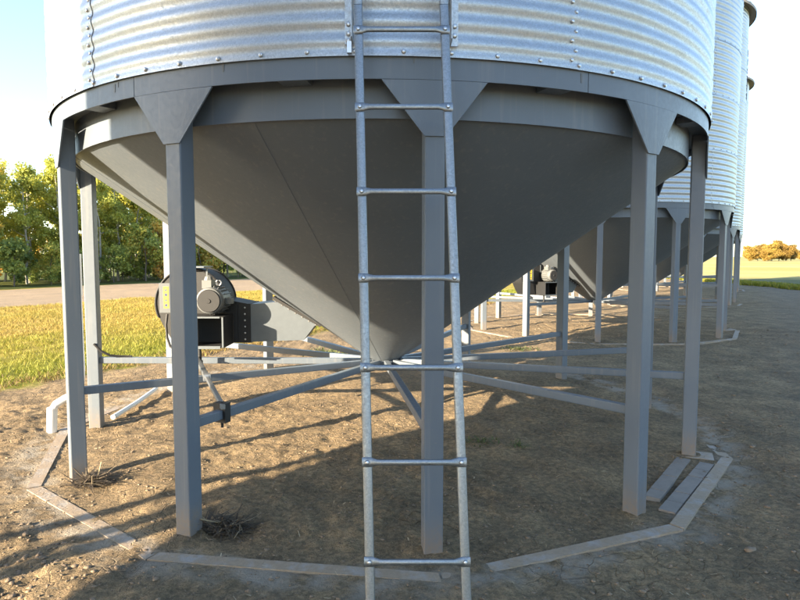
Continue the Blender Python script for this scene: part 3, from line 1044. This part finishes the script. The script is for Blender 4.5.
weed_tuft((1.2, 4.4), 0.25, 100, 'green weeds beside the lit back legs of the second bin', 6, 1.6)
weed_tuft((-1.0, 3.4), 0.45, 220, 'yellow-green weeds behind the duct end under the cone', 8, 2.2)

# ------------------------------------------------------------------ stuff on the ground
def quads(P, D, L, W, rise, tint, name, m, lab, z0=0.004):
    """flat strips: P (n,2) D heading, L length, W width, rise of the far end"""
    n = len(P); zz = height(P[:, 0], P[:, 1])
    dx, dy = np.cos(D), np.sin(D)
    a = np.stack([P[:, 0], P[:, 1], zz + z0], 1)
    ex = P[:, 0] + dx * L; ey = P[:, 1] + dy * L
    e = np.stack([ex, ey, np.maximum(zz, height(ex, ey)) + z0 + rise], 1)
    s = np.stack([-dy * W / 2, dx * W / 2, 0 * W], 1)
    V = np.stack([a - s, a + s, e + s, e - s], 1).reshape(-1, 3)
    Q = np.arange(4 * n).reshape(n, 4)
    o = link(name, np_mesh(name, V, Q, m, tint))
    return tag(o, lab, None, None, 'stuff')
n = 5500
px = nr.normal(0, 2.4, n); py = nr.normal(-0.6, 2.4, n)
keep = (py > -4.8)
P = np.stack([px, py], 1)[keep]; n = len(P)
quads(P, nr.uniform(0, 6.28, n), nr.uniform(0.01, 0.04, n), nr.uniform(0.0015, 0.004, n), nr.uniform(0, 0.010, n), nr.random(n) ** 2.2, 'straw', M['straw'], 'scattered straw and chaff on the soil')

# clods: lumpy little solids
phi = (1 + 5 ** .5) / 2
ico_v = np.array([(-1, phi, 0), (1, phi, 0), (-1, -phi, 0), (1, -phi, 0), (0, -1, phi), (0, 1, phi), (0, -1, -phi), (0, 1, -phi), (phi, 0, -1), (phi, 0, 1), (-phi, 0, -1), (-phi, 0, 1)]) / math.sqrt(1 + phi * phi)
ico_f = np.array([(0, 11, 5), (0, 5, 1), (0, 1, 7), (0, 7, 10), (0, 10, 11), (1, 5, 9), (5, 11, 4), (11, 10, 2), (10, 7, 6), (7, 1, 8), (3, 9, 4), (3, 4, 2), (3, 2, 6), (3, 6, 8), (3, 8, 9), (4, 9, 5), (2, 4, 11), (6, 2, 10), (8, 6, 7), (9, 8, 1)])
def clods(P, S, name, m, lab):
    n = len(P)
    z = height(P[:, 0], P[:, 1])
    U = ico_v[None] * (1 + nr.uniform(-0.35, 0.35, (n, 12, 1)))
    th = nr.uniform(0, 6.28, n); c, s = np.cos(th), np.sin(th)
    U = U * np.stack([S * nr.uniform(0.8, 1.5, n), S * nr.uniform(0.7, 1.1, n), S * nr.uniform(0.3, 0.6, n)], 1)[:, None, :]
    X = U[:, :, 0] * c[:, None] - U[:, :, 1] * s[:, None]; Y = U[:, :, 0] * s[:, None] + U[:, :, 1] * c[:, None]
    V = np.stack([X + P[:, 0:1], Y + P[:, 1:2], U[:, :, 2] + (z + S * 0.12)[:, None]], 2).reshape(-1, 3)
    Fq = (ico_f[None] + 12 * np.arange(n)[:, None, None]).reshape(-1, 3)
    o = link(name, np_mesh(name, V, Fq, m))
    return tag(o, lab, None, None, 'stuff')
n = 15000
P = np.stack([nr.normal(0, 2.8, n), nr.normal(-2.0, 1.9, n)], 1)
P = P[P[:, 1] > -4.9]
S = 0.0025 + 0.011 * nr.random(len(P)) ** 5
# coarse clods left of the base ring
n2 = 700
P2_ = np.stack([nr.normal(-2.1, 0.55, n2), nr.normal(-2.95, 0.33, n2)], 1)
r2 = np.hypot(P2_[:, 0], P2_[:, 1])
P2_ = P2_[r2 > 3.1]
S2 = 0.008 + 0.026 * nr.random(len(P2_)) ** 2
S2 = S2 * 0.55
P3_ = np.stack([nr.uniform(2.0, 8.5, 4500), nr.uniform(-3.6, 11.0, 4500)], 1)
S3 = 0.005 + 0.020 * nr.random(4500) ** 5
clods(np.concatenate([P, P2_, P3_]), np.concatenate([S, S2, S3]), 'dirt_clods', M['clod'], 'loose clods and crumbs of dry soil')

# stubble grass on the left, greener next to the yard
def grass_patch(npts, plo, phi_, slo, shi, hlo, hhi, w, tintf, name, lab):
    pp = plo + (phi_ - plo) * nr.random(npts) ** 1.25
    ss = nr.uniform(slo, shi, npts)
    x = pp * NP[0] + ss * RD[0]; y = pp * NP[1] + ss * RD[1]
    wob = 0.55 * vnoise(x * 1.3, y * 1.3, 61)
    k = pp + wob > plo + 0.25
    x, y, pp, ss = x[k], y[k], pp[k], ss[k]
    n = len(x); nb = 5
    x = np.repeat(x, nb) + nr.normal(0, .05, n * nb); y = np.repeat(y, nb) + nr.normal(0, .05, n * nb)
    pp = np.repeat(pp, nb); ss = np.repeat(ss, nb); n = n * nb
    z = height(x, y)
    h = nr.uniform(hlo, hhi, n); th = nr.uniform(0, 6.28, n)
    lean = nr.uniform(0.2, 1.6, n)
    tx = x + np.cos(th) * h * lean; ty = y + np.sin(th) * h * lean
    face = nr.uniform(0, 6.28, n); sx = np.cos(face) * w * (0.6 + 0.8 * nr.random(n)); sy = np.sin(face) * w
    V = np.stack([np.stack([x - sx / 2, y - sy / 2, z - .02], 1), np.stack([x + sx / 2, y + sy / 2, z - .02], 1), np.stack([tx + sx * .15, ty + sy * .15, z + h], 1), np.stack([tx - sx * .15, ty - sy * .15, z + h], 1)], 1).reshape(-1, 3)
    o = link(name, np_mesh(name, V, np.arange(4 * n).reshape(n, 4), M['grass'], tintf(pp, ss, x, y, n)))
    tag(o, lab, None, None, 'stuff')
def tint_left(pp, ss, x, y, n):
    t = 0.30 + 0.42 * sst(pp + 2.5 * vnoise(x * .4, y * .4, 71), 7.0, 9.5)
    t = t + 0.28 * np.clip(vnoise(pp * 1.1, ss * 0.12, 81) * 1.6, -.5, .5)
    t = np.where(pp < 4.75 + 0.7 * nr.random(n), 0.97, t)
    return np.clip(t + nr.normal(0, .06, n), 0, 1)
grass_patch(38000, 4.35, 17.2, -7, 22, 0.025, 0.075, 0.014, tint_left, 'stubble_grass', 'green and golden stubble grass between yard and gravel road')
def grass_right():
    n = 5000
    x = 19.4 + nr.random(n) ** 1.5 * 3.5; y = nr.uniform(16, 52, n)
    nb = 4; n *= nb
    x = np.repeat(x, nb) + nr.normal(0, .12, n); y = np.repeat(y, nb) + nr.normal(0, .12, n)
    h = nr.uniform(0.04, 0.11, n) * (0.8 + 1.2 * (x < 20.3)); th = nr.uniform(0, 6.28, n); w = 0.05
    sx = np.cos(th) * w; sy = np.sin(th) * w; z = height(x, y)
    tx = x + nr.normal(0, .08, n); ty = y + nr.normal(0, .08, n)
    V = np.stack([np.stack([x - sx, y - sy, z - .03], 1), np.stack([x + sx, y + sy, z - .03], 1), np.stack([tx + sx * .2, ty + sy * .2, z + h], 1), np.stack([tx - sx * .2, ty - sy * .2, z + h], 1)], 1).reshape(-1, 3)
    o = link('verge_grass', np_mesh('verge_grass', V, np.arange(4 * n).reshape(n, 4), M['grass'], np.clip(nr.normal(0.30, .14, n), 0, 1)))
    tag(o, 'dark green verge grass at the edge of the yard on the right', None, None, 'stuff')
grass_right()

# ------------------------------------------------------------------ trees
def tree_mesh(seed, H, crown0, rad, nleaf, leaf, tlo, thi, trunk_r, limbs=14, shape='tall'):
    r = random.Random(seed); g = np.random.default_rng(seed)
    mb = MB()
    pts = []; x = y = 0.0
    for i in range(8):
        t = i / 7
        pts.append((x, y, H * 0.93 * t - 0.1)); x += r.gauss(0, 0.012 * H); y += r.gauss(0, 0.012 * H)
    mb.tube(pts, [trunk_r * (1.0 - 0.85 * i / 7) + 0.006 for i in range(8)], 7)
    centres = []; sizes = []
    for k in range(limbs):
        t = crown0 + (0.97 - crown0) * (k + r.random()) / limbs
        i = min(6, int(t * 7)); f = t * 7 - i
        b0 = Vector(pts[i]).lerp(Vector(pts[i + 1]), f)
        a = r.uniform(0, 2 * math.pi)
        u = (t - crown0) / (1 - crown0)
        env = (math.sin(math.pi * min(1, 0.25 + 0.75 * u)) ** 0.7 if shape == 'tall' else math.sqrt(max(0.04, 1 - (u * 1.02) ** 2)))
        L = rad * env * r.uniform(0.55, 1.15)
        e = b0 + Vector((math.cos(a) * L, math.sin(a) * L, L * r.uniform(0.25, 0.9)))
        m_ = b0.lerp(e, 0.5) + Vector((0, 0, -0.06 * L))
        mb.tube([b0, m_, e], [trunk_r * 0.32 * (1 - .6 * u) + .004, trunk_r * 0.2 * (1 - .6 * u) + .004, 0.004], 5)
        for w, s in ((1.0, .42), (0.68, .36), (0.42, .28)):
            c = b0.lerp(e, w) + Vector((r.gauss(0, .1), r.gauss(0, .1), r.gauss(0, .1))) * rad
            centres.append(c); sizes.append(rad * s * r.uniform(0.6, 1.15))
    centres.append(Vector(pts[-1])); sizes.append(rad * 0.4)
    C = np.array([tuple(c) for c in centres]); S = np.array(sizes)
    w = S ** 2; w /= w.sum()
    ci = g.choice(len(C), nleaf, p=w)
    d = g.normal(size=(nleaf, 3)); d /= np.linalg.norm(d, axis=1)[:, None]
    rr = g.random(nleaf) ** 0.5
    P = C[ci] + d * (S[ci] * rr)[:, None] * np.array([1, 1, 0.8])
    keep = P[:, 2] > 0.05
    P = P[keep]; ci = ci[keep]; n = len(P)
    A = g.normal(size=(n, 3)); A /= np.linalg.norm(A, axis=1)[:, None]
    B_ = np.cross(A, g.normal(size=(n, 3))); B_ /= np.linalg.norm(B_, axis=1)[:, None]
    ls = leaf * g.uniform(0.6, 1.3, n)
    A = A * ls[:, None] * .5; B_ = B_ * (ls * .38)[:, None]
    V = np.stack([P - A, P + B_, P + A, P - B_], 1).reshape(-1, 3)
    ct = g.uniform(tlo, thi, len(C))
    tint = np.clip(ct[ci] + g.normal(0, 0.10, n), 0, 1)
    return mb, V, np.arange(4 * n).reshape(n, 4), tint

def tree_proto(name, seed, leafmat, barkmat, **kw):
    mb, V, Q, t = tree_mesh(seed, **kw)
    return (name, mesh_from('trunk', mb.v, mb.f, barkmat, True), np_mesh('crown', V, Q, leafmat, t))

def plant(proto, x, y, rz, s, label, cat, grp):
    o = empty(proto[0], (x, y, float(height(x, y))), rz)
    o.scale = (s, s, s)
    link('trunk', proto[1], o); link('crown', proto[2], o)
    tag(o, label, cat, grp)

asp = [tree_proto('aspen_tree', 100 + i, M['leaf_a'], M['bark'], H=8.0 + 0.5 * (i % 3), crown0=0.26 + 0.05 * (i % 2), rad=1.25 + 0.15 * (i % 3), nleaf=4000, leaf=0.17,
                  tlo=[0.35, 0.15, 0.5, 0.25, 0.4, 0.6][i], thi=[0.75, 0.5, 0.9, 0.7, 0.6, 1.0][i], trunk_r=0.085, limbs=17) for i in range(6)]
shr = [tree_proto('shrub', 200 + i, M['leaf_b'], M['bark_dark'], H=2.4 + 0.5 * i, crown0=0.08, rad=1.15, nleaf=2600, leaf=0.15,
                  tlo=[0.05, 0.15, 0.45, 0.0][i], thi=[0.4, 0.6, 0.95, 0.35][i], trunk_r=0.04, limbs=12, shape='dome') for i in range(4)]
KIND = ['yellow-green aspen', 'green aspen', 'golden aspen', 'light green aspen', 'pale olive aspen', 'amber aspen']
r = random.Random(5)
for row in range(4):
    s = 9.0
    while s < 29.5:
        pp = 33.0 + row * 1.9 + r.uniform(-.7, .7)
        x = pp * NP[0] + s * RD[0]; y = pp * NP[1] + s * RD[1]
        i = r.randrange(6)
        plant(asp[i], x, y, r.uniform(0, 6.28), r.uniform(0.82, 1.06) * (1.0 if row > 2 else 0.92), '%s with pale trunk %s of the roadside grove' % (KIND[i], ['in the front row', 'just behind the front row', 'in the middle rows', 'towards the back', 'at the back'][row]), 'tree', 'aspens in the grove across the road')
        s += r.uniform(1.6, 2.9)
SK = ['dark green bush', 'olive green bush', 'rusty orange bush', 'deep green low bush']
for row in range(3):
    s = 9.0
    while s < 62.0:
        pp = (31.4, 33.2, 41.0)[row] + r.uniform(-.5, .5)
        x = pp * NP[0] + s * RD[0]; y = pp * NP[1] + s * RD[1]
        i = r.randrange(4)
        plant(shr[i], x, y, r.uniform(0, 6.28), r.uniform(0.75, 1.25) * (1.25 if row == 2 else 1.0) * (1.0 if s < 29.5 else 0.75), '%s %s' % (SK[i], ('lining the road verge below the aspens' if s < 29.5 else 'in the low hedge beyond the end of the grove') if row == 0 else ('behind the last aspens of the grove' if row == 2 else 'growing among the front aspens' if s < 29.5 else 'at the back of the low hedge past the grove')), 'bush', 'bushes along the foot of the grove')
        s += r.uniform(1.4, 2.3)
far = [tree_proto('autumn_tree', 300 + i, M['leaf_c'], M['bark_dark'], H=7.0 + i, crown0=0.02, rad=3.6, nleaf=9000, leaf=0.42, tlo=[0.4, 0.1, 0.0][i], thi=[1.0, 0.8, 0.5][i], trunk_r=0.16, limbs=26, shape='dome') for i in range(3)]
def pix(x, Z):
    return 0.146 + (x - 400) / 603.35 * Z
FL = ['leftmost golden round tree of the far clump on the horizon', 'orange-brown tree low in the far clump beside the golden one', 'tall orange tree left of the middle of the far clump',
      'tallest golden tree at the middle of the far clump', 'dark orange tree right of the middle of the far clump', 'rust-coloured tree near the right end of the far clump',
      'small tree at the right end of the far clump', 'short orange tree in front of the far clump']
for (xp, Z, s, i), lb in zip(((749, 214, .72, 0), (757, 220, .62, 2), (764, 222, .74, 1), (771, 216, .86, 0), (778, 220, .80, 2), (785, 218, .70, 1), (790, 224, .64, 2), (767, 208, .58, 0)), FL):
    plant(far[i], pix(xp, Z), Z - 5.849, xp * 1.3, s, lb, 'tree', 'orange trees on the horizon to the right')
for (xp, Z, s, i), lb in zip(((798, 330, .55, 0), (806, 340, .6, 1)), ('tiny lone yellow tree at the right edge, beyond the far clump', 'small orange tree past the right edge of the far clump')):
    plant(far[i], pix(xp, Z), Z - 5.849, xp, s, lb, 'tree', 'orange trees on the horizon to the right')
